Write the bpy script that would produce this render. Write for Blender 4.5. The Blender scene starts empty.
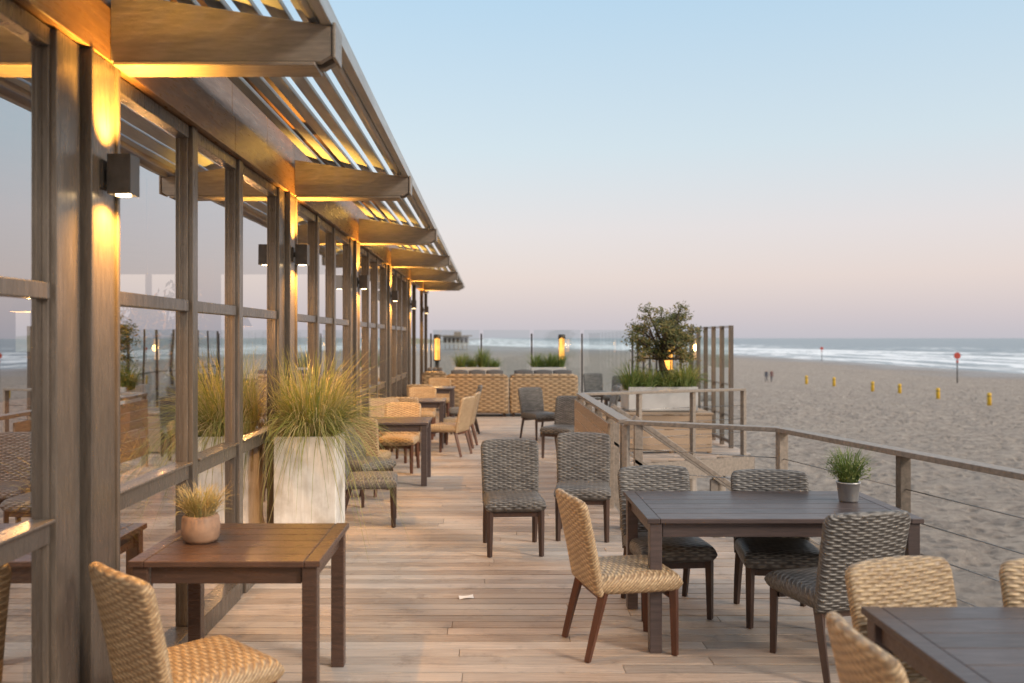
import bpy, bmesh, math, random
from mathutils import Vector, Matrix, noise
R=random.Random(7)
sc=bpy.context.scene
def lin(c):
    return tuple(((v/255)/12.92 if v/255<=.04045 else ((v/255+.055)/1.055)**2.4) for v in c)
# ---------------- material helpers ----------------
def nt(name):
    m=bpy.data.materials.new(name); m.use_nodes=True
    t=m.node_tree; t.nodes.clear()
    o=t.nodes.new('ShaderNodeOutputMaterial'); return m,t,o
def N(t,ty,**k):
    n=t.nodes.new(ty)
    for a,b in k.items(): setattr(n,a,b)
    return n
def setin(n,d):
    for k,v in d.items():
        n.inputs[k].default_value=v
def mixc(t,a,b,f,bt='MIX'):
    n=N(t,'ShaderNodeMix',data_type='RGBA',blend_type=bt)
    for i,v in ((0,f),(6,a),(7,b)):
        if isinstance(v,bpy.types.NodeSocket): t.links.new(v,n.inputs[i])
        else: n.inputs[i].default_value=v if i==0 else (*v,1) if len(v)==3 else v
    return n.outputs[2]
def math_(t,op,a,b=None,clamp=False):
    n=N(t,'ShaderNodeMath',operation=op,use_clamp=clamp)
    for i,v in enumerate((a,b)):
        if v is None: continue
        if isinstance(v,bpy.types.NodeSocket): t.links.new(v,n.inputs[i])
        else: n.inputs[i].default_value=v
    return n.outputs[0]
def coords(t,scale=(1,1,1),kind='Object'):
    c=N(t,'ShaderNodeTexCoord'); m=N(t,'ShaderNodeMapping')
    m.inputs['Scale'].default_value=scale
    t.links.new(c.outputs[kind],m.inputs[0]); return m.outputs[0]
def noi(t,vec,scale,detail=5,rough=.6):
    n=N(t,'ShaderNodeTexNoise'); setin(n,{'Scale':scale,'Detail':detail,'Roughness':rough})
    t.links.new(vec,n.inputs['Vector']); return n.outputs[0]
def contrast(t,v,a,b):
    n=N(t,'ShaderNodeMapRange'); t.links.new(v,n.inputs[0]); setin(n,{1:a,2:b}); return n.outputs[0]
def pmat(name,c1,c2,scale=(1,1,1),ns=8,rough=.6,metal=0,bump=.15,island=0.,big=None,bigs=.6,rvar=.15,dist=.01,coat=0):
    m,t,o=nt(name); p=N(t,'ShaderNodeBsdfPrincipled'); t.links.new(p.outputs[0],o.inputs[0])
    f=noi(t,coords(t,scale),ns); fc=contrast(t,f,.3,.7)
    col=mixc(t,c1,c2,fc)
    if big:
        g=contrast(t,noi(t,coords(t),bigs,4),.4,.68); col=mixc(t,col,big,g)
    if island:
        gi=N(t,'ShaderNodeNewGeometry')
        v=N(t,'ShaderNodeMapRange'); t.links.new(gi.outputs['Random Per Island'],v.inputs[0]); setin(v,{3:1-island,4:1+island*.8})
        h=N(t,'ShaderNodeHueSaturation'); t.links.new(v.outputs[0],h.inputs['Value']); t.links.new(col,h.inputs['Color']); col=h.outputs[0]
    t.links.new(col,p.inputs['Base Color'])
    r=N(t,'ShaderNodeMapRange'); t.links.new(f,r.inputs[0]); setin(r,{3:max(rough-rvar,.03),4:min(rough+rvar,1)}); t.links.new(r.outputs[0],p.inputs['Roughness'])
    p.inputs['Metallic'].default_value=metal
    if coat: p.inputs['Coat Weight'].default_value=coat
    if bump:
        b=N(t,'ShaderNodeBump'); setin(b,{'Strength':bump,'Distance':dist}); t.links.new(f,b.inputs['Height']); t.links.new(b.outputs[0],p.inputs['Normal'])
    return m
def deckmat():
    m,t,o=nt('weathered_deck_wood'); p=N(t,'ShaderNodeBsdfPrincipled'); t.links.new(p.outputs[0],o.inputs[0])
    g=N(t,'ShaderNodeNewGeometry'); rnd=g.outputs['Random Per Island']
    c=N(t,'ShaderNodeTexCoord'); add=N(t,'ShaderNodeVectorMath',operation='ADD'); cb=N(t,'ShaderNodeCombineXYZ')
    t.links.new(math_(t,'MULTIPLY',rnd,37.0),cb.inputs[0]); t.links.new(c.outputs['Object'],add.inputs[0]); t.links.new(cb.outputs[0],add.inputs[1])
    mp=N(t,'ShaderNodeMapping'); mp.inputs['Scale'].default_value=(1.3,34,34); t.links.new(add.outputs[0],mp.inputs[0])
    f=noi(t,mp.outputs[0],2.4,6,.7); fc=contrast(t,f,.34,.66)
    col=mixc(t,(.55,.44,.355),(.27,.205,.165),fc)
    f2=contrast(t,noi(t,c.outputs['Object'],.8,5,.6),.40,.64); col=mixc(t,col,(.43,.395,.365),math_(t,'MULTIPLY',f2,.7))
    f3=contrast(t,noi(t,c.outputs['Object'],5,6,.7),.56,.70); col=mixc(t,col,(.19,.155,.13),math_(t,'MULTIPLY',f3,.6))
    f4=contrast(t,noi(t,c.outputs['Object'],2.2,8,.75),.59,.69); col=mixc(t,col,(.60,.53,.46),math_(t,'MULTIPLY',f4,.6))
    v=N(t,'ShaderNodeMapRange'); t.links.new(rnd,v.inputs[0]); setin(v,{3:.74,4:1.14})
    r2=math_(t,'FRACT',math_(t,'MULTIPLY',rnd,7.31)); sv=N(t,'ShaderNodeMapRange'); t.links.new(r2,sv.inputs[0]); setin(sv,{3:.65,4:1.1})
    h=N(t,'ShaderNodeHueSaturation'); t.links.new(v.outputs[0],h.inputs['Value']); t.links.new(sv.outputs[0],h.inputs['Saturation']); t.links.new(col,h.inputs['Color'])
    t.links.new(h.outputs[0],p.inputs['Base Color'])
    r=N(t,'ShaderNodeMapRange'); t.links.new(f,r.inputs[0]); setin(r,{3:.45,4:.8}); t.links.new(r.outputs[0],p.inputs['Roughness'])
    s=N(t,'ShaderNodeSeparateXYZ'); t.links.new(c.outputs['Object'],s.inputs[0])
    gr=math_(t,'SINE',math_(t,'MULTIPLY',s.outputs[1],2*math.pi/.0122))
    b=N(t,'ShaderNodeBump'); setin(b,{'Strength':.55,'Distance':.004}); t.links.new(math_(t,'ADD',f,math_(t,'MULTIPLY',gr,.25)),b.inputs['Height']); t.links.new(b.outputs[0],p.inputs['Normal'])
    return m
def wicker(name,c1,c2,cd,px=.040,pw=.0185):
    m,t,o=nt(name); p=N(t,'ShaderNodeBsdfPrincipled'); t.links.new(p.outputs[0],o.inputs[0])
    c=N(t,'ShaderNodeTexCoord'); s=N(t,'ShaderNodeSeparateXYZ'); t.links.new(c.outputs['Object'],s.inputs[0])
    w=math_(t,'SUBTRACT',s.outputs[2],s.outputs[1])
    wn=noi(t,c.outputs['Object'],9,2); w=math_(t,'ADD',w,math_(t,'MULTIPLY',wn,.012))
    xs=math_(t,'SINE',math_(t,'MULTIPLY',s.outputs[0],math.pi/px))
    ws=math_(t,'SINE',math_(t,'MULTIPLY',w,math.pi/pw))
    h=math_(t,'MULTIPLY',xs,ws)
    st=math_(t,'ABSOLUTE',ws)
    hh=math_(t,'ADD',math_(t,'MULTIPLY',math_(t,'ADD',h,1),.36),math_(t,'MULTIPLY',st,.30))
    mp=N(t,'ShaderNodeMapping'); mp.inputs['Scale'].default_value=(7,46,46); t.links.new(c.outputs['Object'],mp.inputs[0])
    f=contrast(t,noi(t,mp.outputs[0],1.3,3),.36,.64)
    col=mixc(t,c1,c2,f)
    col=mixc(t,cd,col,contrast(t,hh,.12,.66))
    oi=N(t,'ShaderNodeObjectInfo'); v=N(t,'ShaderNodeMapRange'); t.links.new(oi.outputs['Random'],v.inputs[0]); setin(v,{3:.82,4:1.12})
    hs=N(t,'ShaderNodeHueSaturation'); t.links.new(v.outputs[0],hs.inputs['Value']); t.links.new(col,hs.inputs['Color'])
    t.links.new(hs.outputs[0],p.inputs['Base Color']); p.inputs['Roughness'].default_value=.45
    b=N(t,'ShaderNodeBump'); setin(b,{'Strength':1.0,'Distance':.010}); t.links.new(hh,b.inputs['Height']); t.links.new(b.outputs[0],p.inputs['Normal'])
    return m
def leafmat(name,cols,rough=.6,trans=.25):
    m,t,o=nt(name); g=N(t,'ShaderNodeNewGeometry'); r=N(t,'ShaderNodeValToRGB')
    e=r.color_ramp.elements
    for i in range(len(cols)-2): e.new(.5)
    for i,c in enumerate(cols):
        e[i].position=i/(len(cols)-1)
    for i,c in enumerate(cols): e[i].color=(*c,1)
    t.links.new(g.outputs['Random Per Island'],r.inputs[0])
    p=N(t,'ShaderNodeBsdfPrincipled'); t.links.new(r.outputs[0],p.inputs['Base Color']); p.inputs['Roughness'].default_value=rough
    tr=N(t,'ShaderNodeBsdfTranslucent'); t.links.new(r.outputs[0],tr.inputs[0])
    mx=N(t,'ShaderNodeMixShader'); mx.inputs[0].default_value=trans
    t.links.new(p.outputs[0],mx.inputs[1]); t.links.new(tr.outputs[0],mx.inputs[2]); t.links.new(mx.outputs[0],o.inputs[0]); return m
def glassmat(name,base,edge,tint,rough=.01,gc=(.95,.97,1)):
    m,t,o=nt(name); tr=N(t,'ShaderNodeBsdfTransparent'); tr.inputs[0].default_value=(*tint,1)
    g=N(t,'ShaderNodeBsdfGlossy'); g.inputs['Roughness'].default_value=rough; g.inputs[0].default_value=(*gc,1)
    b=N(t,'ShaderNodeBump'); setin(b,{'Strength':.06,'Distance':.02}); t.links.new(noi(t,coords(t),1.6,1),b.inputs['Height']); t.links.new(b.outputs[0],g.inputs['Normal'])
    lw=N(t,'ShaderNodeLayerWeight'); lw.inputs[0].default_value=.35
    f=N(t,'ShaderNodeMapRange'); t.links.new(lw.outputs['Facing'],f.inputs[0]); setin(f,{3:base,4:edge})
    mx=N(t,'ShaderNodeMixShader'); t.links.new(f.outputs[0],mx.inputs[0]); t.links.new(tr.outputs[0],mx.inputs[1]); t.links.new(g.outputs[0],mx.inputs[2]); t.links.new(mx.outputs[0],o.inputs[0]); return m
def emit(name,c,s):
    m,t,o=nt(name); e=N(t,'ShaderNodeEmission'); e.inputs[1].default_value=s
    f=noi(t,coords(t),14,2); t.links.new(mixc(t,c,tuple(x*.7 for x in c),f),e.inputs[0]); t.links.new(e.outputs[0],o.inputs[0]); return m

DECK=deckmat()
FRAME=pmat('frame_bronze_timber',(.17,.145,.125),(.10,.086,.074),(14,14,1.5),4,.3,bump=.12,island=.12,metal=.4)
BEAM=pmat('canopy_beam_wood',(.24,.205,.175),(.15,.13,.108),(2,14,14),4,.38,bump=.15,metal=.2)
HEAD=pmat('header_wood',(.22,.125,.06),(.13,.07,.035),(14,1.5,14),4,.3,bump=.15,island=.2)
ALU=pmat('aluminium_slat',(.36,.42,.47),(.26,.31,.35),(6,.8,6),3,.4,metal=.35,bump=.03)
SLATW=pmat('slat_edge',(.38,.39,.39),(.29,.295,.30),(6,.8,6),3,.35,metal=.4,bump=.03)
DARK=pmat('dark_metal',(.05,.045,.04),(.08,.07,.065),ns=20,rough=.4,metal=.5,bump=.05)
RAIL=pmat('rail_wood_weathered',(.31,.265,.225),(.18,.155,.135),(6,6,6),5,.5,bump=.25,island=.12)
SCRW=pmat('screen_post_wood',(.17,.135,.11),(.10,.08,.065),(14,14,2),4,.5,bump=.2,island=.3)
RAILL=pmat('light_boarding_wood',(.46,.34,.24),(.30,.22,.155),(20,2,20),4,.6,bump=.2,island=.2)
STEEL=pmat('steel_wire',(.4,.4,.4),(.3,.3,.3),ns=10,rough=.3,metal=1,bump=0)
WL=wicker('light_wicker',(.62,.46,.28),(.41,.28,.16),(.12,.07,.038))
WD=wicker('dark_wicker',(.24,.228,.215),(.10,.093,.09),(.018,.016,.015))
WS=wicker('sofa_wicker',(.46,.32,.18),(.30,.195,.105),(.07,.04,.02),.10,.045)
LEG=pmat('chair_leg_wood',(.13,.05,.028),(.075,.03,.018),(12,12,2),4,.4,bump=.1)
LEGD=pmat('chair_leg_dark_wood',(.07,.038,.028),(.04,.024,.02),(12,12,2),4,.4,bump=.1)
TBR=pmat('table_wood_brown',(.095,.054,.04),(.05,.03,.023),(3,24,24),3,.3,bump=.12,island=.2)
TGR=pmat('table_wood_grey',(.10,.074,.07),(.055,.042,.042),(2,24,24),3,.36,bump=.15,island=.3)
PLW=pmat('planter_whitewashed',(.84,.83,.81),(.66,.63,.59),(9,9,1.2),3,.7,bump=.3,big=(.44,.40,.35),bigs=3.6)
PLG=pmat('planter_zinc',(.55,.55,.55),(.43,.43,.43),ns=5,rough=.5,metal=.1,bump=.08)
SOIL=pmat('soil',(.05,.035,.025),(.03,.02,.015),ns=40,rough=.95,bump=.6)
GLASS=glassmat('window_glass',.46,.85,(.80,.74,.66))
WGLASS=glassmat('windscreen_glass',.14,.55,(.82,.88,.88))
CUSH=pmat('cushion_fabric',(.10,.095,.095),(.065,.062,.065),ns=60,rough=.9,bump=.2)
GRASS=leafmat('fountain_grass_blades',[(.13,.17,.035),(.26,.29,.07),(.42,.36,.15),(.58,.47,.27),(.2,.25,.06),(.32,.30,.10)],trans=.35)
GRASSG=leafmat('green_grass_blades',[(.07,.13,.03),(.15,.22,.05),(.26,.28,.09),(.10,.16,.04)],trans=.35)
STRAW=leafmat('straw_grass',[(.42,.32,.16),(.3,.28,.1),(.5,.4,.24)])
LEAF=leafmat('olive_leaves',[(.04,.06,.02),(.11,.13,.035),(.30,.22,.07),(.06,.08,.03),(.18,.16,.045)],trans=.35)
BARK=pmat('bark',(.10,.07,.05),(.05,.035,.025),(8,8,3),6,.9,bump=.8)
TERRA=pmat('pot_clay_wood',(.42,.26,.17),(.16,.10,.07),ns=9,rough=.6,bump=.3)
ZINC=pmat('zinc_bucket',(.5,.5,.5),(.34,.34,.35),ns=12,rough=.4,metal=.6,bump=.1)
LAMPG=emit('warm_lamp_glow',(1,.42,.08),3.2)
BULB=emit('bulb_glow',(1,.7,.35),16)
YEL=pmat('yellow_paint',(.72,.45,.03),(.55,.33,.03),ns=4,rough=.5,bump=.1)
RED=pmat('red_paint',(.45,.05,.03),(.33,.04,.03),ns=4,rough=.5,bump=.1)
PAPER=pmat('paper',(.8,.8,.8),(.7,.7,.7),ns=10,rough=.8,bump=.1)
INT=pmat('interior_wall',(.17,.11,.07),(.11,.07,.045),ns=2,rough=.7,bump=.05)
INTF=pmat('interior_floor',(.18,.11,.06),(.11,.07,.04),(1,10,1),3,.4,bump=.05)

# ---------------- mesh builder ----------------
class MB:
    def __init__(s): s.v=[];s.f=[];s.m=[];s.sm=[]
    def box(s,x0,x1,y0,y1,z0,z1,mat=0,M=None):
        b=len(s.v)
        for x,y,z in ((x0,y0,z0),(x1,y0,z0),(x1,y1,z0),(x0,y1,z0),(x0,y0,z1),(x1,y0,z1),(x1,y1,z1),(x0,y1,z1)):
            p=Vector((x,y,z)); s.v.append(M@p if M else p)
        for q in ((0,3,2,1),(4,5,6,7),(0,1,5,4),(1,2,6,5),(2,3,7,6),(3,0,4,7)):
            s.f.append([b+i for i in q]); s.m.append(mat); s.sm.append(False)
    def bar(s,p0,p1,w,h,mat=0):
        p0=Vector(p0);p1=Vector(p1);d=p1-p0;L=d.length;d.normalize()
        up=Vector((0,0,1)) if abs(d.z)<.95 else Vector((0,1,0))
        x=d.cross(up).normalized(); z=x.cross(d).normalized()
        M=Matrix((( x.x,d.x,z.x,p0.x),(x.y,d.y,z.y,p0.y),(x.z,d.z,z.z,p0.z),(0,0,0,1)))
        s.box(-w/2,w/2,0,L,-h/2,h/2,mat,M)
    def tube(s,pts,rs,n=8,mat=0,cap=True):
        pts=[Vector(p) for p in pts]; b=len(s.v)
        for i,p in enumerate(pts):
            d=(pts[min(i+1,len(pts)-1)]-pts[max(i-1,0)]).normalized()
            up=Vector((0,0,1)) if abs(d.z)<.9 else Vector((0,1,0))
            x=d.cross(up).normalized(); y=x.cross(d).normalized()
            for k in range(n):
                a=2*math.pi*k/n; s.v.append(p+(x*math.cos(a)+y*math.sin(a))*rs[i])
        for i in range(len(pts)-1):
            for k in range(n):
                s.f.append([b+i*n+k,b+i*n+(k+1)%n,b+(i+1)*n+(k+1)%n,b+(i+1)*n+k]); s.m.append(mat); s.sm.append(True)
        if cap:
            s.f.append([b+k for k in range(n)][::-1]); s.m.append(mat); s.sm.append(False)
            e=b+(len(pts)-1)*n; s.f.append([e+k for k in range(n)]); s.m.append(mat); s.sm.append(False)
    def slab(s,fn,mat=0,pa=10,pb=10):
        S=[-1,-.992,-.97,-.92,-.82,-.6,-.3,0,.3,.6,.82,.92,.97,.992,1]; n=len(S)
        for side in (1,-1):
            b=len(s.v)
            for a in S:
                for c in S:
                    pr=math.sqrt(max(0,1-abs(a)**pa))*math.sqrt(max(0,1-abs(c)**pb))
                    s.v.append(Vector(fn(a,c,side*pr)))
            for i in range(n-1):
                for j in range(n-1):
                    q=[b+i*n+j,b+(i+1)*n+j,b+(i+1)*n+j+1,b+i*n+j+1]
                    s.f.append(q if side>0 else q[::-1]); s.m.append(mat); s.sm.append(True)
    def poly(s,pts,mat=0,smooth=False):
        b=len(s.v); s.v+= [Vector(p) for p in pts]; s.f.append(list(range(b,b+len(pts)))); s.m.append(mat); s.sm.append(smooth)
    def mesh(s,name,mats):
        me=bpy.data.meshes.new(name); me.from_pydata([tuple(v) for v in s.v],[],s.f)
        for m in mats: me.materials.append(m)
        me.polygons.foreach_set('material_index',s.m); me.polygons.foreach_set('use_smooth',s.sm); me.update(); return me
    def obj(s,name,mats,parent=None,bevel=0,loc=(0,0,0),rot=0):
        o=bpy.data.objects.new(name,s.mesh(name,mats)); sc.collection.objects.link(o)
        o.location=loc; o.rotation_euler=(0,0,rot)
        if parent: o.parent=parent
        if bevel:
            b=o.modifiers.new('b','BEVEL'); b.width=bevel; b.segments=2; b.limit_method='ANGLE'; b.harden_normals=False
        return o
def empty(name,loc=(0,0,0)):
    o=bpy.data.objects.new(name,None); o.location=loc; o.empty_display_size=.2; sc.collection.objects.link(o); return o
def inst(name,me,loc,rot=0):
    o=bpy.data.objects.new(name,me); o.location=loc; o.rotation_euler=(0,0,rot); sc.collection.objects.link(o); return o

# ---------------- deck ----------------
def deck_right(y):
    if y<7.58: return 2.52+(7.58-y)*.2165
    if y<8.25: return 2.52-(y-7.58)*1.85
    if y<12.3: return 1.30
    if y<13.5: return 1.3+(y-12.3)*2.15
    return 3.95
d=MB(); y=-2.0; pitch=.122
while y<25.3:
    xr=max(deck_right(y),1.30); x=-1.74; first=True
    while x<xr-.02:
        L=R.uniform(1.2,3.2) if first else R.choice([2.4,3.0,3.6]); first=False
        x2=min(x+L,xr)
        if xr-x2<.25: x2=xr
        dz=R.uniform(-.002,.002)
        d.box(x,x2-.003,y,y+pitch-R.uniform(.008,.013),-.028+dz,dz)
        x=x2
    y+=pitch
deck=empty('wooden_deck')
d.obj('deck_planks',[DECK],deck,bevel=.003)
s=MB()
for yy in range(-2,26,2):
    xr=deck_right(yy+.5)
    s.box(-1.7,xr-.08,yy+.1,yy+.2,-.25,-.034)
    for px in (-1.5,.2,xr-.35):
        s.tube([(px,yy+.15,-4.7),(px,yy+.15,-.25)],[.12,.11],8)
pts=[(2.52+9.58*.2165,-2),(2.53,7.58),(1.31,8.25),(1.31,12.3),(3.95,13.5),(3.96,25.3),(-1.78,25.3)]
for a,b in zip(pts[:-1],pts[1:]):
    s.bar((a[0],a[1],-.15),(b[0],b[1],-.15),.04,.26)
s.obj('deck_substructure',[RAIL],deck)

# ---------------- restaurant building ----------------
bld=empty('beach_restaurant')
WX=-1.735; FX=-1.67; YE=18.9
fr=MB(); gl=MB()
posts=[-3.4,.3,4.0,7.7,11.4,15.1,18.8]
for P in posts:
    fr.box(-1.80,FX+.02,P-.27,P-.245,0,2.955)
    fr.box(-1.80,FX+.008,P-.244,P-.006,0,2.953)
    fr.box(-1.80,FX+.02,P-.005,P+.02,0,2.955)
    if P<18:
        for dy,hw in ((1.15,.045),(2.10,.045),(3.30,.10)):
            fr.box(-1.79,FX-.015,P+dy-hw,P+dy+hw,.0,2.953)
            fr.box(-1.77,FX-.04,P+dy+hw+.002,P+dy+hw+.016,.12,2.94)
            fr.box(-1.77,FX-.04,P+dy-hw-.016,P+dy-hw-.002,.12,2.94)
for i,P in enumerate(posts[:-1]):
    cuts=[P+.022,P+1.085,P+1.215,P+2.035,P+2.165,P+3.18]
    for a,b in ((cuts[0],cuts[1]),(cuts[2],cuts[3]),(cuts[4],cuts[5])):
        for z0,z1,pr in ((0,.12,.03),(.955,1.035,.0),(1.90,1.965,.0),(2.88,2.95,.0)):
            fr.box(-1.78,FX-.03+pr,a,b,z0,z1)
        fr.box(-1.77,FX-.008,a,b,1.037,1.05)
        for z0,z1 in ((.12,.955),(1.05,1.90),(1.965,2.88)):
            gl.poly([(WX,a,z0),(WX,b,z0),(WX,b,z1),(WX,a,z1)])
fr.obj('window_frames',[FRAME],bld,bevel=.004)
gl.obj('window_panes',[GLASS],bld)
hd=MB()
y=-3.4
while y<24:
    hd.box(-1.80,-1.655,y,y+1.845,2.957,3.19)
    hd.box(-1.80,-1.675,y,y+.92,3.195,3.52)
    hd.box(-1.80,-1.675,y+.925,y+1.845,3.195,3.52)
    y+=1.85
hd.box(-1.70,-1.60,-3.4,24,3.525,3.58)
hd.obj('header_boards',[HEAD],bld,bevel=.004)
rf=MB(); rf.box(-8.6,-1.82,-3.5,YE+.2,3.1,3.55); rf.box(-8.6,-1.5,-3.5,24,3.585,3.66)
rf.obj('roof',[INT],bld)
it=MB(); it.box(-8.5,-1.80,-3.5,YE,-.2,-.01)
it.obj('interior_floor',[INTF],bld)
it=MB(); it.box(-8.5,-1.84,YE-.1,YE,0,.9); it.box(-8.5,-8.4,-3.5,YE,0,1.5); it.box(-8.5,-8.4,-3.5,YE,2.3,3.1)
it.box(-8.5,-1.84,-3.5,-3.4,0,3.1)
for yy in range(-3,19,2): it.box(-8.5,-8.38,yy,yy+.9,1.5,2.3)
for xx in (-7.2,-5.8,-4.4,-3.0,-1.95): it.box(xx,xx+.1,YE-.1,YE,.9,3.09)
it.box(-6.2,-4.6,8.0,11.5,0,1.15); it.box(-6.9,-6.6,8,12,0,2.6); it.box(-5,-4.6,15,15.4,0,3.09); it.box(-5,-4.6,2.0,2.4,0,3.09)
it.box(-3.3,-2.9,12.8,14.2,0,1.3)
it.obj('interior_walls_and_bar',[INT],bld)
for (px,py) in ((-2.6,5.2),(-2.9,7.6),(-3.2,11.5)):  # unseen pendants, added to warm the interior behind the panes
    b=MB(); b.tube([(px,py,2.1),(px,py,3.1)],[.006,.006],5); b.tube([(px,py,1.9),(px,py,2.08),(px,py,2.1)],[.16,.07,.02],16,0,False)
    b.obj('added_pendant_shade',[DARK],bld); b=MB(); b.tube([(px,py,1.93),(px,py,2.0)],[.05,.04],12); b.obj('added_pendant_bulb',[BULB],bld)
    L=bpy.data.lights.new('added_pendant_light','POINT'); L.energy=170; L.color=(1,.52,.18); L.shadow_soft_size=.06
    o=bpy.data.objects.new('added_pendant_light',L); sc.collection.objects.link(o); o.location=(px,py,1.84); o.parent=bld
ds=MB(); ds.box(-8.5,-1.8,-3.5,YE,-4.8,-.21); ds.obj('base_wall',[RAIL],bld)
# canopy
can=empty('louvred_canopy')
def zt(x): return 3.12+(-.69-x)*.155
cb=MB()
BY=[.3,4.0,7.7,11.4,15.1,18.8,22.5]
for Y in BY:
    for o in (-.055,.055):
        prof=[(-1.655,2.955),(-.74,2.955),(-.69,2.985),(-.69,zt(-.69)-.01),(-1.655,zt(-1.655)-.01)]
        b=len(cb.v)
        for yy in (Y+o-.022,Y+o+.022):
            for x,z in prof: cb.v.append(Vector((x,yy,z)))
        n=5
        cb.f.append([b+i for i in range(n)]);cb.f.append([b+n+i for i in range(n)][::-1])
        for i in range(n): cb.f.append([b+(i+1)%n,b+i,b+n+i,b+n+(i+1)%n])
        cb.m+= [0]*7; cb.sm+=[False]*7
    cb.box(-1.5,-.76,Y-.032,Y+.032,3.0,3.06)
    cb.box(-1.64,-.76,Y-.09,Y+.09,2.935,2.952)
    cb.box(-.687,-.672,Y-.085,Y+.085,2.97,3.125)
cb.obj('canopy_beams',[BEAM],can,bevel=.004)
sl=MB()
ys,ye=-2.5,24.6
for k in range(6):
    x=-1.51+.142*k; z=zt(x)+.045
    M=Matrix.Translation((x,0,z))@Matrix.Rotation(math.radians(18),4,'Y')
    sl.box(-.052,.052,ys,ye,-.011,.011,0,M)
sl.obj('louvre_slats',[ALU],can,bevel=.004)
e=MB()
e.box(-.735,-.69,ys,ye,zt(-.69)-.005,zt(-.69)+.075)
e.tube([(-.785,ys,3.17),(-.785,ye,3.17)],[.026,.026],8)
e.obj('canopy_edge_profile',[SLATW],can,bevel=.004)
e=MB()
for yy in (20.6,22.9,24.4): e.box(-1.78,-1.70,yy-.04,yy+.04,0,2.955)
e.obj('canopy_posts',[DARK],can)

# ---------------- wall lamps ----------------
for i,Y in enumerate(BY):
    p=empty('wall_lamp',(-1.660,Y-.12,2.45))
    b=MB()
    b.box(0,.012,-.05,.05,-.06,.06)
    b.box(.012,.03,-.02,.02,-.02,.02)
    for x0,x1,y0,y1 in ((.03,.036,-.05,.05),(.124,.13,-.05,.05),(.0362,.1238,-.05,-.044),(.0362,.1238,.044,.05)):
        b.box(x0,x1,y0,y1,-.085,.085)
    b.box(.0365,.1235,-.0435,.0435,-.02,.02)
    b.obj('lamp_housing',[DARK],p)
    b=MB()
    for z in (-.028,.028): b.tube([(.08,0,z-.006),(.08,0,z+.006)],[.03,.03],12)
    b.tube([(.08,0,-.088),(.08,0,-.07)],[.032,.032],12)
    b.obj('lamp_bulbs',[BULB],p)
    for sgn in (1,-1):
        L=bpy.data.lights.new('lamp_light','SPOT'); L.color=(1,.46,.07); L.energy=(240 if sgn>0 else 220); L.spot_size=math.radians(118 if sgn>0 else 150); L.spot_blend=.8; L.shadow_soft_size=.03
        o=bpy.data.objects.new('lamp_light',L); sc.collection.objects.link(o); o.parent=p
        o.location=(.085,0,.09*sgn)
        o.rotation_euler=(math.pi if sgn>0 else 0,0,0)

# ---------------- chairs ----------------
def chair_mesh(name,wm,lm):
    c=MB()
    def seat(a,b,t):
        x=a*(.245-.01*(b<0)*abs(b)); y=.01+b*.245
        return (x,y,.405+t*.055+(.008*(1-a*a)*(1-b*b) if t>0 else 0))
    c.slab(seat,0,14,14)
    def back(a,b,t):
        v=(b+1)/2; z=.35+v*.53
        w=.238+.012*v
        if v>.9: w-= (v-.9)**2*2.2
        z-= .014*(abs(a)**4)*v
        y=-.215-.13*v**1.15 + .03*(a*a)*v - t*.027
        return (a*w,y,z)
    c.slab(back,0,24,24)
    for sx in (-1,1):
        c.tube([(sx*.205,.215,.37),(sx*.208,.222,0)],[.0285,.021],4,1)
        c.tube([(sx*.205,-.19,.37),(sx*.21,-.235,.2),(sx*.212,-.285,0)],[.0285,.025,.020],4,1)
    for i in range(len(c.f)):
        if c.m[i]==1: c.sm[i]=False
    c.box(-.19,.19,.19,.215,.315,.352,1); c.box(-.19,.19,-.2,-.18,.315,.352,1)
    return c.mesh(name,[wm,lm])
CL=chair_mesh('light_wicker_chair_mesh',WL,LEG); CD=chair_mesh('dark_wicker_chair_mesh',WD,LEGD)
def chair(me,x,y,face):
    inst('wicker_chair',me,(x,y,.002),math.radians(face-90))
chair(CD,.19,7.42,-86)
chair(CD,.82,7.95,-97)
chair(CL,.76,5.12,12)
chair(CD,1.14,5.80,-84)
chair(CD,1.80,5.62,-97)
chair(CD,1.83,4.84,104)
chair(CL,1.70,3.24,-72)
chair(CL,2.24,3.22,-92)
chair(CL,1.42,2.68,0)
chair(CL,-1.18,3.62,46)
chair(CL,-1.22,2.05,85)
chair(CD,-1.13,8.5,5)
chair(CD,-1.35,9.6,-40)
chair(CL,-1.2,11.85,-95)
chair(CL,-1.42,10.2,80)
chair(CL,-1.45,12.7,-70)
chair(CL,-.52,14.5,172)
chair(CL,-.62,13.5,160)
chair(CL,-1.3,13.6,90)
chair(CL,-1.2,15.7,-90)
chair(CL,-1.3,17.2,85)
chair(CD,-.5,16.6,185)
chair(CL,-1.1,19.4,-90)
chair(CD,1.06,13.2,-120)
chair(CD,.86,15.6,-60)
chair(CD,2.0,16.4,185)
chair(CD,2.9,20.5,-120); chair(CD,3.3,21.5,-140); chair(CD,2.6,22,-80)
chair(CL,-2.7,6.1,180); chair(CL,-3,9.5,0); chair(CL,-2.6,3.2,190); chair(CL,-2.9,12,180); chair(CL,-2.3,4.2,100)

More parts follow.
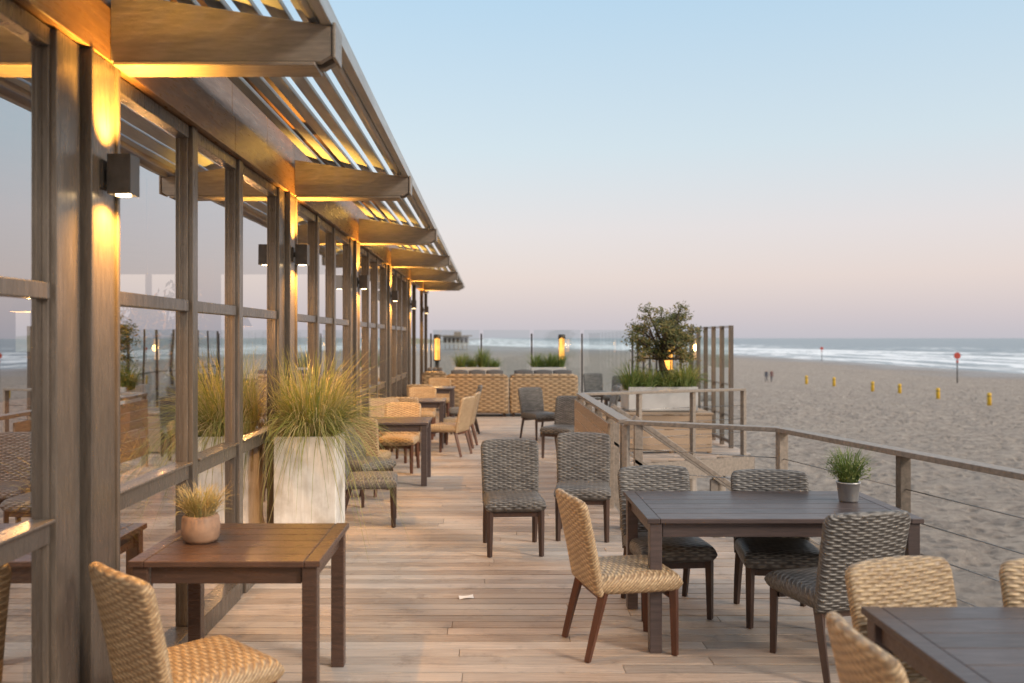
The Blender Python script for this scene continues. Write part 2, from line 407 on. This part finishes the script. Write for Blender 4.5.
# ---------------- tables ----------------
def table(x0,x1,y0,y1,mat,along='x',nb=6):
    cx,cy=(x0+x1)/2,(y0+y1)/2; hx,hy=(x1-x0)/2,(y1-y0)/2
    t=MB(); e=.07
    t.box(-hx,-hx+e,-hy,hy,.722,.75); t.box(hx-e,hx,-hy,hy,.722,.75)
    w=2*hy/nb
    for i in range(nb): t.box(-hx+e+.002,hx-e-.002,-hy+i*w,-hy+(i+1)*w-.005,.7225,.7495)
    for sy in (-1,1): t.box(-hx+.09,hx-.09,sy*(hy-.05)-.012,sy*(hy-.05)+.012,.64,.72)
    for sx in (-1,1):
        t.box(sx*(hx-.05)-.012,sx*(hx-.05)+.012,-hy+.09,hy-.09,.64,.72)
        for sy in (-1,1): t.box(sx*(hx-.05)-.034,sx*(hx-.05)+.034,sy*(hy-.05)-.034,sy*(hy-.05)+.034,0,.7215)
    t.obj('terrace_table',[mat],bevel=.004,loc=(cx,cy,.002))
table(-1.62,-.76,4.02,4.86,TBR)
table(.87,2.40,4.97,5.88,TGR)
table(1.38,2.95,2.45,3.35,TGR)
table(-1.56,-.73,10.6,11.4,TGR)
table(-1.52,-.72,14.2,15.0,TGR)
table(-1.52,-.72,17.9,18.7,TGR)
table(-3.9,-3.1,5.0,5.8,TBR); table(-3.9,-3.1,9.0,9.8,TBR)

# ---------------- grass helpers ----------------
def clump(mb,c,n,h,spread,droop,w=.006,base=.08,mat=0,seg=6):
    for i in range(n):
        a=R.uniform(0,2*math.pi); r=base*math.sqrt(R.random())
        p=Vector((c[0]+r*math.cos(a),c[1]+r*math.sin(a),c[2])); a+=R.uniform(-.5,.5)
        hh=h*R.uniform(.5,1.05); sp=spread*R.uniform(.1,1)**.8; dr=droop*R.uniform(.2,1.3)*sp/spread
        di=Vector((math.cos(a),math.sin(a),0)); sd=Vector((-di.y,di.x,0)); ww=w*R.uniform(.6,1.2)
        tw=R.uniform(-.6,.6); sd=(sd+Vector((0,0,tw))).normalized()
        prev=None; ph=R.uniform(0,6); wv=R.uniform(0,.03)
        for k in range(seg+1):
            u=k/seg
            q=p+di*(sp*u**1.4)+Vector((0,0,hh*(u*1.2-u*u*.2)-dr*u**2.6))
            q+=sd*wv*math.sin(u*5+ph)*u
            if q.x<-1.645 and p.x>-1.7: q.x=-1.645+R.uniform(0,.01)
            wd=ww*(1-u)**.6*.5+.0006
            b=len(mb.v); mb.v+= [q-sd*wd,q+sd*wd]
            if prev is not None: mb.f.append([prev,prev+1,b+1,b]); mb.m.append(mat); mb.sm.append(True)
            prev=b
def planter_box(name,x0,x1,y0,y1,z1,mat,fill=.05,z0=0):
    p=empty(name); b=MB(); t=.035
    b.box(x0,x1,y0,y0+t,z0+.02,z1); b.box(x0,x1,y1-t,y1,z0+.02,z1); b.box(x0,x0+t,y0+t+.001,y1-t-.001,z0+.02,z1-.001); b.box(x1-t,x1,y0+t+.001,y1-t-.001,z0+.02,z1-.001)
    b.box(x0+.02,x1-.02,y0+.02,y1-.02,z0+.003,z0+.018)
    b.obj('box',[mat],p,bevel=.006)
    b=MB(); b.box(x0+t+.002,x1-t-.002,y0+t+.002,y1-t-.002,z1-.3,z1-fill); b.obj('soil',[SOIL],p)
    return p
p=planter_box('tall_grass_planter',-1.64,-1.17,6.82,7.27,1.0,PLW)
g=MB(); 
clump(g,(-1.4,7.05,.94),800,.80,.52,.40,.006,.19)
clump(g,(-1.4,7.05,.94),1000,.60,.70,.95,.006,.19,seg=8)
g.obj('fountain_grass',[GRASS],p)
for x0,x1 in ((-.9,.25),(1.05,1.95)):
    p=planter_box('zinc_planter',x0,x1,23.0,23.6,1.0,PLG)
    g=MB()
    for k in range(4):
        clump(g,(x0+.15+(x1-x0-.3)*k/3,23.3,.93),170,R.choice([.35,.65,.42,.5]),.25,.15,.02,.12)
    g.obj('planter_grass',[GRASSG],p)
def lathe(mb,c,prof,n=20,mat=0):
    mb.tube([(c[0],c[1],c[2]+z) for r,z in prof],[r for r,z in prof],n,mat)
p=empty('potted_straw_grass'); b=MB(); lathe(b,(-1.42,4.42,.753),[(.072,0),(.088,.02),(.093,.07),(.088,.12),(.082,.13),(.074,.125),(.07,.1)]); b.obj('pot',[TERRA],p)
g=MB(); clump(g,(-1.42,4.42,.85),480,.20,.13,.07,.0045,.06); g.obj('straw',[STRAW],p)
p=empty('potted_herb'); b=MB(); lathe(b,(2.19,5.5,.753),[(.052,0),(.056,.01),(.068,.11),(.072,.112),(.072,.12),(.064,.12),(.062,.1)]); b.obj('bucket',[ZINC],p)
g=MB(); clump(g,(2.19,5.5,.85),330,.24,.14,.06,.006,.05)
for i in range(420):
    a=R.uniform(0,6.28); r=.13*math.sqrt(R.random()); q=Vector((2.19+r*math.cos(a),5.5+r*math.sin(a),.9+R.uniform(0,.17)*(1-r*3)))
    s_=R.uniform(.006,.012); a1=Vector((R.uniform(-1,1),R.uniform(-1,1),R.uniform(-1,1))).normalized(); b1=a1.orthogonal().normalized()
    g.poly([q-a1*s_,q+b1*s_*.5,q+a1*s_,q-b1*s_*.5])
g.obj('herb_leaves',[GRASSG],p)

# ---------------- small trees ----------------
def make_tree(name,T0,nl,sc_,seed,leaves=120):
    global R
    keep=R; R=random.Random(seed)
    tree=empty(name); tb=MB(); lf=MB(); T0=Vector(T0)
    trunk=[T0,T0+Vector((.07,0,.22))*sc_,T0+Vector((-.02,.03,.38))*sc_,T0+Vector((-.05,0,.52))*sc_,T0+Vector((.01,0,.66))*sc_]
    tb.tube(trunk,[.08*sc_,.065*sc_,.058*sc_,.05*sc_,.045*sc_],9)
    tips=[]
    for i in range(nl):
        a=i*2.4+.3; hz=((.06,.36,.62)[i%3]+R.uniform(-.07,.07))*sc_; l=(.46,.50,.28)[i%3]*R.uniform(.8,1.15)*sc_
        rt=trunk[3+(i%2)]
        e1=rt+Vector((math.cos(a)*l*.5,math.sin(a)*l*.5,hz*.5)); e2=rt+Vector((math.cos(a)*l,math.sin(a)*l,hz))
        tb.tube([rt,e1,e2],[.03*sc_,.018*sc_,.008*sc_],6); tips.append(e2)
        for j in range(2):
            e3=e1+Vector((R.uniform(-.22,.22),R.uniform(-.22,.22),R.uniform(.06,.24)))*sc_; tb.tube([e1,e3],[.012*sc_,.004],5); tips.append(e3)
    tb.obj('trunk_and_limbs',[BARK],tree)
    for tpt in tips:
        for j in range(leaves):
            o=Vector((R.gauss(0,.07),R.gauss(0,.07),R.gauss(0,.04)))*sc_; q=tpt+o
            s_=R.uniform(.014,.031)*sc_; a=Vector((R.uniform(-1,1),R.uniform(-1,1),R.uniform(-1,1))).normalized(); b=a.orthogonal().normalized()
            lf.poly([q-a*s_*1.3,q+b*s_*.45,q+a*s_*1.3,q-b*s_*.45])
    lf.obj('foliage',[LEAF],tree); R=keep; return tree
p=planter_box('olive_tree_planter',2.12,3.18,13.75,14.6,1.0,PLG,z0=.62)
g=MB()
for k in range(8): clump(g,(2.18+.94*k/7,13.9+.35*(k%2),.95),190,R.uniform(.34,.55),.34,.28,.014,.13)
g.obj('planter_grass',[GRASSG],p)
make_tree('olive_tree',(2.74,14.15,.9),19,1.0,21,115)
# low timber counter under the planter
p=empty('wooden_counter'); b=MB()
for i in range(5): b.box(1.48,3.36,13.62,13.645,.03+i*.112,.03+i*.112+.104)
for i in range(5): b.box(1.455,1.478,13.62,14.7,.03+i*.112,.03+i*.112+.104)
for xx in (1.48,2.1,2.73,3.3): b.box(xx,xx+.06,13.648,13.70,.0,.585)
for i in range(8): b.box(1.44,3.38,13.60+i*.14,13.60+i*.14+.133,.59,.617)
for xx in (1.5,3.3): b.box(xx,xx+.06,14.62,14.68,0,.585)
b.obj('boards',[RAILL],p,bevel=.003)
# plants added behind the glass, standing in for reflected terrace greenery
p=planter_box('planter_reflection_standin',-2.75,-2.30,6.55,7.0,.75,TERRA)
make_tree('olive_reflection_standin',(-2.55,6.8,.7),12,1.05,5,90)
g=MB(); clump(g,(-2.52,6.78,.7),350,.45,.35,.4,.012,.15); g.obj('grass_reflection_standin',[GRASS],p)
p=planter_box('planter_reflection_standin',-2.55,-2.1,5.0,5.4,.55,TERRA)
g=MB(); clump(g,(-2.32,5.2,.5),600,.75,.40,.5,.012,.15); g.obj('grass_reflection_standin',[GRASS],p)

# ---------------- lantern bollards ----------------
def lantern(x,y,z0,z1):
    p=empty('lantern_post'); b=MB(); r=.085
    b.tube([(x,y,0),(x,y,z0)],[.06,.06],12); b.tube([(x,y,z0),(x,y,z0+.03)],[r+.02,r+.02],16)
    b.tube([(x,y,z1-.12),(x,y,z1-.01),(x,y,z1)],[r+.015,r+.015,r-.02],16)
    for k in range(4):
        a=k*math.pi/2+.4; b.tube([(x+r*math.cos(a),y+r*math.sin(a),z0),(x+r*math.cos(a),y+r*math.sin(a),z1-.1)],[.01,.01],5)
    b.obj('post_and_cap',[DARK],p); b=MB(); b.tube([(x,y,z0+.03),(x,y,z1-.12)],[r-.015,r-.015],16); b.obj('lit_glass',[LAMPG],p)
    L=bpy.data.lights.new('lantern_light','POINT'); L.energy=30; L.color=(1,.5,.12); L.shadow_soft_size=.09
    o=bpy.data.objects.new('lantern_light',L); sc.collection.objects.link(o); o.location=(x,y-.14,(z0+z1)/2); o.parent=p
lantern(-1.46,24.85,1.12,1.85); lantern(1.98,24.85,1.12,1.85); lantern(2.93,14.82,1.2,1.8)

# ---------------- sofas ----------------
def sofa(x0,x1,y0):
    p=empty('wicker_sofa'); hx=(x1-x0)/2; cx=(x0+x1)/2
    b=MB()
    b.slab(lambda a,c,t:(a*hx,.05*t+.03*c,.46+c*.40-.02*a*a),0,40,24)
    b.tube([(-hx+.02,.03,.84),(-hx+.1,.03,.868),(hx-.1,.03,.868),(hx-.02,.03,.84)],[.05,.055,.055,.05],10)
    for s_ in (-1,1): b.tube([(s_*(hx-.03),-.02,.05),(s_*(hx-.03),.025,.85)],[.045,.045],10)
    b.tube([(-hx+.02,-.04,.09),(hx-.02,-.04,.09)],[.032,.032],8)
    b.slab(lambda a,c,t:(a*(hx-.02),.42+c*.36,.22+.14*t),0,30,30)
    for s_ in (-1,1):
        b.slab(lambda a,c,t,s_=s_:(s_*(hx-.06)+.055*t,.4+a*.4,.33+c*.27),0,24,24)
        b.tube([(s_*(hx-.06),.03,.62),(s_*(hx-.06),.8,.60)],[.055,.055],10)
        for yy in (.02,.74): b.box(s_*(hx-.08)-.03,s_*(hx-.08)+.03,yy-.03,yy+.03,-.03,.09,1)
    b.obj('wicker_frame',[WS,LEGD],p,loc=(cx,y0,.03))
    b=MB()
    n=3
    for i in range(n):
        xc=-hx+.1+(2*hx-.2)*(i+.5)/n; w=(2*hx-.24)/n/2
        b.slab(lambda a,c,t:(xc+a*w,.17+.08*t+.05*c,.72+c*.27-.02*a*a),0,8,8)
        b.slab(lambda a,c,t:(xc+a*w,.47+c*.3,.45+.07*t),0,10,10)
    b.obj('cushions',[CUSH],p,loc=(cx,y0,.05))
sofa(-.98,.40,20.0); sofa(.44,1.95,20.05); sofa(-1.62,-1.05,21.6)

# ---------------- railings ----------------
def rail(name,pts,postn,z=1.0,wires=4,mat=RAIL,pw=.08):
    p=empty(name); b=MB(); w=MB()
    for (a,c),n in zip(zip(pts[:-1],pts[1:]),postn):
        A=Vector((a[0],a[1],0));C=Vector((c[0],c[1],0)); d_=(C-A); L=d_.length
        b.bar(A+Vector((0,0,z-.019)),C+Vector((0,0,z-.019)),.12,.038)
        ang=math.atan2(d_.y,d_.x)
        for k in range(n+1):
            q=A+d_*(k/n)
            M=Matrix.Translation((q.x,q.y,0))@Matrix.Rotation(ang,4,'Z')
            b.box(-.027,.027,-pw/2,pw/2,-.2,z-.04,0,M)
        for k in range(wires):
            zz=.14+k*(z-.2)/wires
            w.tube([A+Vector((0,0,zz)),C+Vector((0,0,zz))],[.004,.004],5)
    b.obj('posts_and_handrail',[mat],p,bevel=.005)
    if wires: w.obj('wires',[STEEL],p)
    return p
k=.2165
def rl(y): return (2.44+(7.58-y)*k,y)
rail('deck_railing',[(1.24,8.22),(2.44,7.58)],[1])
rail('deck_railing',[rl(7.54),rl(6.04),rl(4.4),rl(2.8),rl(1.2),rl(-.4)],[1,1,1,1,1])
p=rail('boarded_railing',[(1.24,8.3),(1.24,12.28)],[4],wires=0)
b=MB()
for i in range(6): b.box(1.20,1.225,8.75,12.2,.18+i*.125,.18+i*.125+.115)
b2=b.obj('boards',[RAILL],p,bevel=.003); b2.location.x=-.055
rail('deck_railing',[(1.26,12.33),(3.8,13.5)],[3])
# stairs to the beach
st=empty('beach_stairs'); b=MB()
for i in range(22):
    b.box(1.42+i*.27,1.42+i*.27+.29,8.55,10.0,-.2-i*.19,-.16-i*.19)
for yy in (8.5,10.05):
    b.bar((1.3,yy,-.12),(7.4,yy,-.12-6.1*.7),.05,.28)
    b.bar((1.36,yy,1.0),(7.4,yy,1.0-6.04*.7),.11,.045)
    b.bar((1.36,yy,.6),(7.4,yy,.6-6.04*.7),.06,.035)
    for i in range(6):
        x=1.40+i*1.1; b.box(x-.04,x+.04,yy-.03,yy+.03,-.2-(x-1.36)*.7,.97-(x-1.36)*.7)
b.obj('treads_and_rails',[RAIL],st,bevel=.004)

# windscreens
def screen(name,a,c,n,z1=1.97,pw=.03,mid=(1.0,),zp=None,mat=None):
    p=empty(name); b=MB(); g_=MB(); A=Vector((*a,0));C=Vector((*c,0)); d_=C-A
    for i in range(n+1):
        q=A+d_*i/n; b.box(q.x-pw,q.x+pw,q.y-pw,q.y+pw,0,zp or z1-.1)
    for i in range(n):
        q0=A+d_*(i+.04)/n; q1=A+d_*(i+.96)/n
        g_.poly([(q0.x,q0.y,.12),(q1.x,q1.y,.12),(q1.x,q1.y,z1),(q0.x,q0.y,z1)])
        b.bar(q0+Vector((0,0,.1)),q1+Vector((0,0,.1)),.04,.05)
        for zz in mid: b.bar(q0+Vector((.03,0,zz)),q1+Vector((.03,0,zz)),.03,.035)
    b.obj('posts',[mat or DARK],p,bevel=.003); g_.obj('glass_panels',[WGLASS],p)
screen('glass_windscreen',(3.83,17.2),(3.83,24.2),8,1.95,.022,(1.0,),1.94)
screen('glass_windscreen',(3.83,14.3),(3.83,17.1),5,1.96,.032,(.5,1.0,1.93),1.95,SCRW)
screen('glass_windscreen',(-1.6,24.4),(3.86,24.4),4,1.97,.022,())

# napkin on deck
b=MB(); b.slab(lambda a,c,t:(a*.05+.004*c,c*.026,.004+.002*t+.006*a*a*c),0,8,8); b.obj('paper_napkin',[PAPER],loc=(-.16,6.05,.006),rot=.3)

# ---------------- beach ground ----------------
def shift(y): return -min(140,max(0,(y-380)*.27))
xs=[-20000,-3000,-800,-300,-150,-60,-20,-8]+[-4+.55*i for i in range(118)]+[63,67,71,75,79,84,90,96,102,110,125,150,200,20000]
def gz(x):
    if x<84: return -4.5
    if x<110: return -4.5-(x-84)*.022
    return -5.07-min((x-110)*.03,3)
ysl=[-3000,-500,-100,-30,-10]+[-4+.6*i for i in range(150)]+[88+1.5*i for i in range(30)]+[140,160,200,260,330,420,550,750,1000,1500,2500,5000,12000,30000]
me=bpy.data.meshes.new('beach_sand'); vs=[];fs=[]
for yv in ysl:
    for xv in xs:
        z=gz(xv)
        if -5<xv<80 and -5<yv<135:
            f=min(1,(80-xv)/20)*min(1,(135-yv)/40)
            pn=Vector((xv,yv,0))
            a1=noise.noise(pn*.55); a2=noise.noise(pn*1.4+Vector((9,3,1)))
            z+=f*(.17*(1-2*abs(a1))+.15*a2-.10)
        vs.append((xv+(shift(yv) if xv>-200 and xv<1000 else 0),yv,z))
n=len(xs)
for j in range(len(ysl)-1):
    for i in range(n-1): fs.append((j*n+i,j*n+i+1,(j+1)*n+i+1,(j+1)*n+i))
me.from_pydata(vs,[],fs); me.polygons.foreach_set('use_smooth',[True]*len(fs)); o=bpy.data.objects.new('beach_sand',me); sc.collection.objects.link(o)
m,t,out=nt('sand'); p_=N(t,'ShaderNodeBsdfPrincipled'); t.links.new(p_.outputs[0],out.inputs[0])
c=N(t,'ShaderNodeTexCoord').outputs['Object']
f1=noi(t,c,1.3,9,.75); f2=noi(t,c,.05,4,.6)
mp=N(t,'ShaderNodeMapping'); mp.inputs['Scale'].default_value=(.35,.03,1); t.links.new(c,mp.inputs[0]); f3=noi(t,mp.outputs[0],1,5,.6)
v=N(t,'ShaderNodeTexVoronoi'); v.inputs['Scale'].default_value=2.2; t.links.new(c,v.inputs['Vector'])
foot=contrast(t,v.outputs[0],.12,.5)
col=mixc(t,(.25,.21,.18),(.49,.415,.35),contrast(t,f1,.38,.62))
col=mixc(t,(.20,.165,.14),col,foot)
col=mixc(t,col,(.37,.32,.275),math_(t,'MULTIPLY',contrast(t,f2,.4,.7),.5)); col=mixc(t,col,(.29,.25,.22),math_(t,'MULTIPLY',contrast(t,f3,.45,.75),.6))
sx=N(t,'ShaderNodeSeparateXYZ'); t.links.new(c,sx.inputs[0])
wob=math_(t,'ADD',sx.outputs[0],math_(t,'MULTIPLY',math_(t,'SUBTRACT',f2,.5),40))
wet_haze=math_(t,'MAXIMUM',contrast(t,wob,72,88),contrast(t,sx.outputs[1],280,480))  # wet sand by the waterline, plus distance haze painted as darker far sand
col=mixc(t,col,(.24,.21,.195),wet_haze); t.links.new(col,p_.inputs['Base Color'])
rr=N(t,'ShaderNodeMapRange'); t.links.new(wet_haze,rr.inputs[0]); setin(rr,{3:.9,4:.3}); t.links.new(rr.outputs[0],p_.inputs['Roughness'])
hh=math_(t,'ADD',math_(t,'MULTIPLY',f1,1.2),math_(t,'MULTIPLY',foot,.5))
bm=N(t,'ShaderNodeBump'); setin(bm,{'Strength':1.0,'Distance':.4}); t.links.new(hh,bm.inputs['Height']); t.links.new(bm.outputs[0],p_.inputs['Normal'])
me.materials.append(m)
# sea
vs=[];fs=[];xs=[88+1.3*i for i in range(220)]+[400+60*i for i in range(1,12)]+[1500,3000,8000,30000]
ysl=[-2000,-300]+[-60+9*i for i in range(170)]+[1500,1700,2000,2500,3200,4500,7000,12000,30000]
for yv in ysl:
    for xv in xs:
        z=-4.80
        if xv<380:
            env=max(0,min(1,(xv-96)/20))*(.5 if xv>220 else 1)
            ph=(xv+10*noise.noise(Vector((yv*.012,xv*.004,0))))/17
            am=.5+.7*noise.noise(Vector((yv*.01,xv*.03,5)))
            z+=env*max(0,am)*.8*max(0,math.sin(ph*2*math.pi))**3
        vs.append((xv+shift(yv),yv,z))
n=len(xs)
for j in range(len(ysl)-1):
    for i in range(n-1): fs.append((j*n+i,j*n+i+1,(j+1)*n+i+1,(j+1)*n+i))
me=bpy.data.meshes.new('sea'); me.from_pydata(vs,[],fs); me.polygons.foreach_set('use_smooth',[True]*len(fs)); o=bpy.data.objects.new('sea',me); sc.collection.objects.link(o)
m,t,out=nt('sea_water'); p_=N(t,'ShaderNodeBsdfPrincipled'); t.links.new(p_.outputs[0],out.inputs[0])
c=N(t,'ShaderNodeTexCoord').outputs['Object']; sx=N(t,'ShaderNodeSeparateXYZ'); t.links.new(c,sx.inputs[0])
mp=N(t,'ShaderNodeMapping'); mp.inputs['Scale'].default_value=(.25,.035,1); t.links.new(c,mp.inputs[0]); fo=noi(t,mp.outputs[0],1,7,.7)
hz=contrast(t,sx.outputs[2],-4.78,-4.3)
near=math_(t,'SUBTRACT',1,contrast(t,sx.outputs[0],100,260))
foam=contrast(t,math_(t,'ADD',math_(t,'ADD',fo,math_(t,'MULTIPLY',hz,.35)),math_(t,'MULTIPLY',near,.14)),.60,.72)
foam=math_(t,'MULTIPLY',foam,math_(t,'SUBTRACT',1,contrast(t,sx.outputs[0],260,560)))
col=mixc(t,(.15,.185,.21),(.78,.80,.82),foam); t.links.new(col,p_.inputs['Base Color'])
r2=N(t,'ShaderNodeMapRange'); t.links.new(foam,r2.inputs[0]); setin(r2,{3:.28,4:.8}); t.links.new(r2.outputs[0],p_.inputs['Roughness'])
bm=N(t,'ShaderNodeBump'); setin(bm,{'Strength':.8,'Distance':1.0}); t.links.new(noi(t,c,.35,6,.65),bm.inputs['Height']); t.links.new(bm.outputs[0],p_.inputs['Normal'])
me.materials.append(m)
# dunes, far left
DUNE=pmat('dune_sand_and_marram',(.30,.26,.19),(.13,.15,.09),ns=.05,rough=.95,bump=.3,dist=1)
vs=[];fs=[];nx,ny=40,120
for j in range(ny):
    for i in range(nx):
        xv=-300+i*7.0; yv=60+j*14
        e=max(0,min(1,(-70-xv)/60))*min(1,i/4)*min(1,j/6)*min(1,(ny-1-j)/6)
        z=-4.8+e*(5.0+4.5*noise.noise(Vector((xv*.02,yv*.01,1)))+1.5*noise.noise(Vector((xv*.07,yv*.04,3))))
        vs.append((xv,yv,z))
for j in range(ny-1):
    for i in range(nx-1): fs.append((j*nx+i,j*nx+i+1,(j+1)*nx+i+1,(j+1)*nx+i))
me=bpy.data.meshes.new('dunes'); me.from_pydata(vs,[],fs); me.polygons.foreach_set('use_smooth',[True]*len(fs)); me.materials.append(DUNE); o=bpy.data.objects.new('dunes',me); sc.collection.objects.link(o)
# distant beach pavilion
p=empty('beach_pavilion'); b=MB(); b.box(-26,-12,498,510,-1.8,2.6,0); b.box(-28,-10,496,512,2.61,3.3,1); b.box(-20,-16,500,506,3.31,5.2,1)
for i in range(6): b.box(-25.5+i*2.3,-24+i*2.3,497.8,497.95,-.8,1.8,2)
for i in range(6): b.box(-25+i*2.4,-24.6+i*2.4,498.3,498.7,-4.6,-1.81,1)
b.obj('pavilion_body',[PLG,RAIL,DARK],p)

# marker posts
for X,Y in [(43,122.3),(44.8,117.2),(45.1,106.1),(45.7,100.4),(45.9,92.2),(46.6,84.0)]:
    b=MB(); b.tube([(0,0,-.3),(0,0,1.05),(0,0,1.15),(0,0,1.2)],[.19,.19,.17,.1],12); b.tube([(0,0,.85),(0,0,.92)],[.2,.2],12,1)
    b.obj('yellow_beach_post',[YEL,DARK],loc=(X,Y,-4.55))
for X,Y,H in [(64.9,125,3.9),(94.0,255,3.6)]:
    b=MB(); b.tube([(0,0,-.4),(0,0,H)],[.09,.07],8,1)
    b.tube([(0,-.06,H-.1),(0,.06,H-.1)],[.45,.45],20,0); b.tube([(0,0,H-1.1),(0,0,H-.75)],[.16,.16],8,0)
    b.obj('red_disc_beach_marker',[RED,DARK],loc=(X,Y,gz(X)))

# people
def person(x,y,rot,coat,legs,hair,step,h=1.74):
    m,t,o_=nt('clothes'); pr=N(t,'ShaderNodeBsdfPrincipled'); t.links.new(pr.outputs[0],o_.inputs[0]); pr.inputs['Roughness'].default_value=.85
    sx=N(t,'ShaderNodeSeparateXYZ'); t.links.new(N(t,'ShaderNodeTexCoord').outputs['Object'],sx.inputs[0])
    rp=N(t,'ShaderNodeValToRGB'); rp.color_ramp.interpolation='CONSTANT'; e=rp.color_ramp.elements
    e[0].position=0; e[0].color=(.03,.025,.02,1); e[1].position=.05; e[1].color=(*legs,1)
    for q,cc in ((.47,coat),(.85,(.45,.28,.2)),(.955,hair)):
        k_=e.new(q); k_.color=(*cc,1)
    t.links.new(math_(t,'DIVIDE',sx.outputs[2],h),rp.inputs[0]); t.links.new(rp.outputs[0],pr.inputs['Base Color'])
    V=[(0,0,.93,.13),(0,0,1.15,.12),(0,.01,1.38,.13),(0,.01,1.50,.055),(0,.02,1.57,.07),(0,.025,1.66,.085),
       (.09,0,.88,.085),(.1,.12*step,.48,.06),(.1,.10*step,.08,.045),(.1,.24*step+.06,.035,.04),
       (-.09,0,.88,.085),(-.1,-.08*step,.48,.06),(-.1,-.26*step,.09,.045),(-.1,-.16*step,.035,.04),
       (.19,0,1.41,.06),(.25,-.05*step,1.13,.045),(.26,.04,.88,.035),(.26,.06,.78,.035),
       (-.19,0,1.41,.06),(-.25,.05*step,1.13,.045),(-.26,.1,.88,.035),(-.26,.13,.78,.035)]
    E=[(0,1),(1,2),(2,3),(3,4),(4,5),(0,6),(6,7),(7,8),(8,9),(0,10),(10,11),(11,12),(12,13),(2,14),(14,15),(15,16),(16,17),(2,18),(18,19),(19,20),(20,21)]
    me=bpy.data.meshes.new('person'); me.from_pydata([v[:3] for v in V],E,[]); me.materials.append(m)
    o=bpy.data.objects.new('person',me); sc.collection.objects.link(o)
    sk=o.modifiers.new('s','SKIN'); sk.use_smooth_shade=True
    for i,v in enumerate(V): me.skin_vertices[0].data[i].radius=(v[3],v[3]*.85)
    me.skin_vertices[0].data[0].use_root=True
    ss=o.modifiers.new('ss','SUBSURF'); ss.levels=2; ss.render_levels=2
    o.location=(x,y,-4.52); o.rotation_euler=(0,0,rot)
person(39.3,128,2.6,(.05,.06,.09),(.03,.03,.05),(.05,.03,.02),1)
person(40.2,128.5,2.6,(.16,.05,.05),(.04,.04,.06),(.1,.06,.03),-1,1.7)

# ---------------- world, sun, camera ----------------
w=bpy.data.worlds.new('World'); sc.world=w; w.use_nodes=True; t=w.node_tree; t.nodes.clear()
out=N(t,'ShaderNodeOutputWorld'); bg=N(t,'ShaderNodeBackground'); bg2=N(t,'ShaderNodeBackground')
SE,SR=math.radians(9),math.radians(125)
sky=N(t,'ShaderNodeTexSky',sky_type='NISHITA'); sky.sun_disc=False; sky.sun_elevation=SE; sky.sun_rotation=SR; sky.dust_density=2.5; sky.air_density=1.2
t.links.new(sky.outputs[0],bg.inputs[0]); bg.inputs[1].default_value=.05
tc=N(t,'ShaderNodeTexCoord'); sx=N(t,'ShaderNodeSeparateXYZ'); t.links.new(tc.outputs['Generated'],sx.inputs[0])
rp=N(t,'ShaderNodeValToRGB'); e=rp.color_ramp.elements
stops=[(0,(199,196,205)),(.02,(208,200,207)),(.065,(224,209,210)),(.118,(222,214,219)),(.204,(205,218,228)),(.352,(180,209,231)),(.6,(222,230,238)),(1,(245,246,250))]
e[0].position=0; e[0].color=(*lin(stops[0][1]),1); e[1].position=1; e[1].color=(*lin(stops[-1][1]),1)
for q,cc in stops[1:-1]:
    k_=e.new(q); k_.color=(*lin(cc),1)
t.links.new(sx.outputs[2],rp.inputs[0]); t.links.new(rp.outputs[0],bg2.inputs[0]); bg2.inputs[1].default_value=.93
ad=N(t,'ShaderNodeAddShader'); t.links.new(bg.outputs[0],ad.inputs[0]); t.links.new(bg2.outputs[0],ad.inputs[1]); t.links.new(ad.outputs[0],out.inputs[0])
L=bpy.data.lights.new('sun','SUN'); L.energy=2.9; L.angle=math.radians(14); L.color=(1,.84,.68)
o=bpy.data.objects.new('sun',L); sc.collection.objects.link(o)
az=SR; el=math.radians(30)
dv=Vector((math.sin(az)*math.cos(el),math.cos(az)*math.cos(el),math.sin(el)))
o.rotation_euler=dv.to_track_quat('Z','Y').to_euler()
cam=bpy.data.cameras.new('camera'); co=bpy.data.objects.new('camera',cam); sc.collection.objects.link(co)
co.location=(0,0,1.75); co.rotation_euler=(math.pi/2,0,0); cam.sensor_width=36; cam.lens=31.64; cam.shift_x=.0215; cam.shift_y=-.0034
cam.clip_end=60000; cam.clip_start=.05
cam.dof.use_dof=True; cam.dof.focus_distance=6.3; cam.dof.aperture_fstop=1.9
sc.camera=co
sc.view_settings.view_transform='Standard'; sc.view_settings.look='None'; sc.view_settings.exposure=0
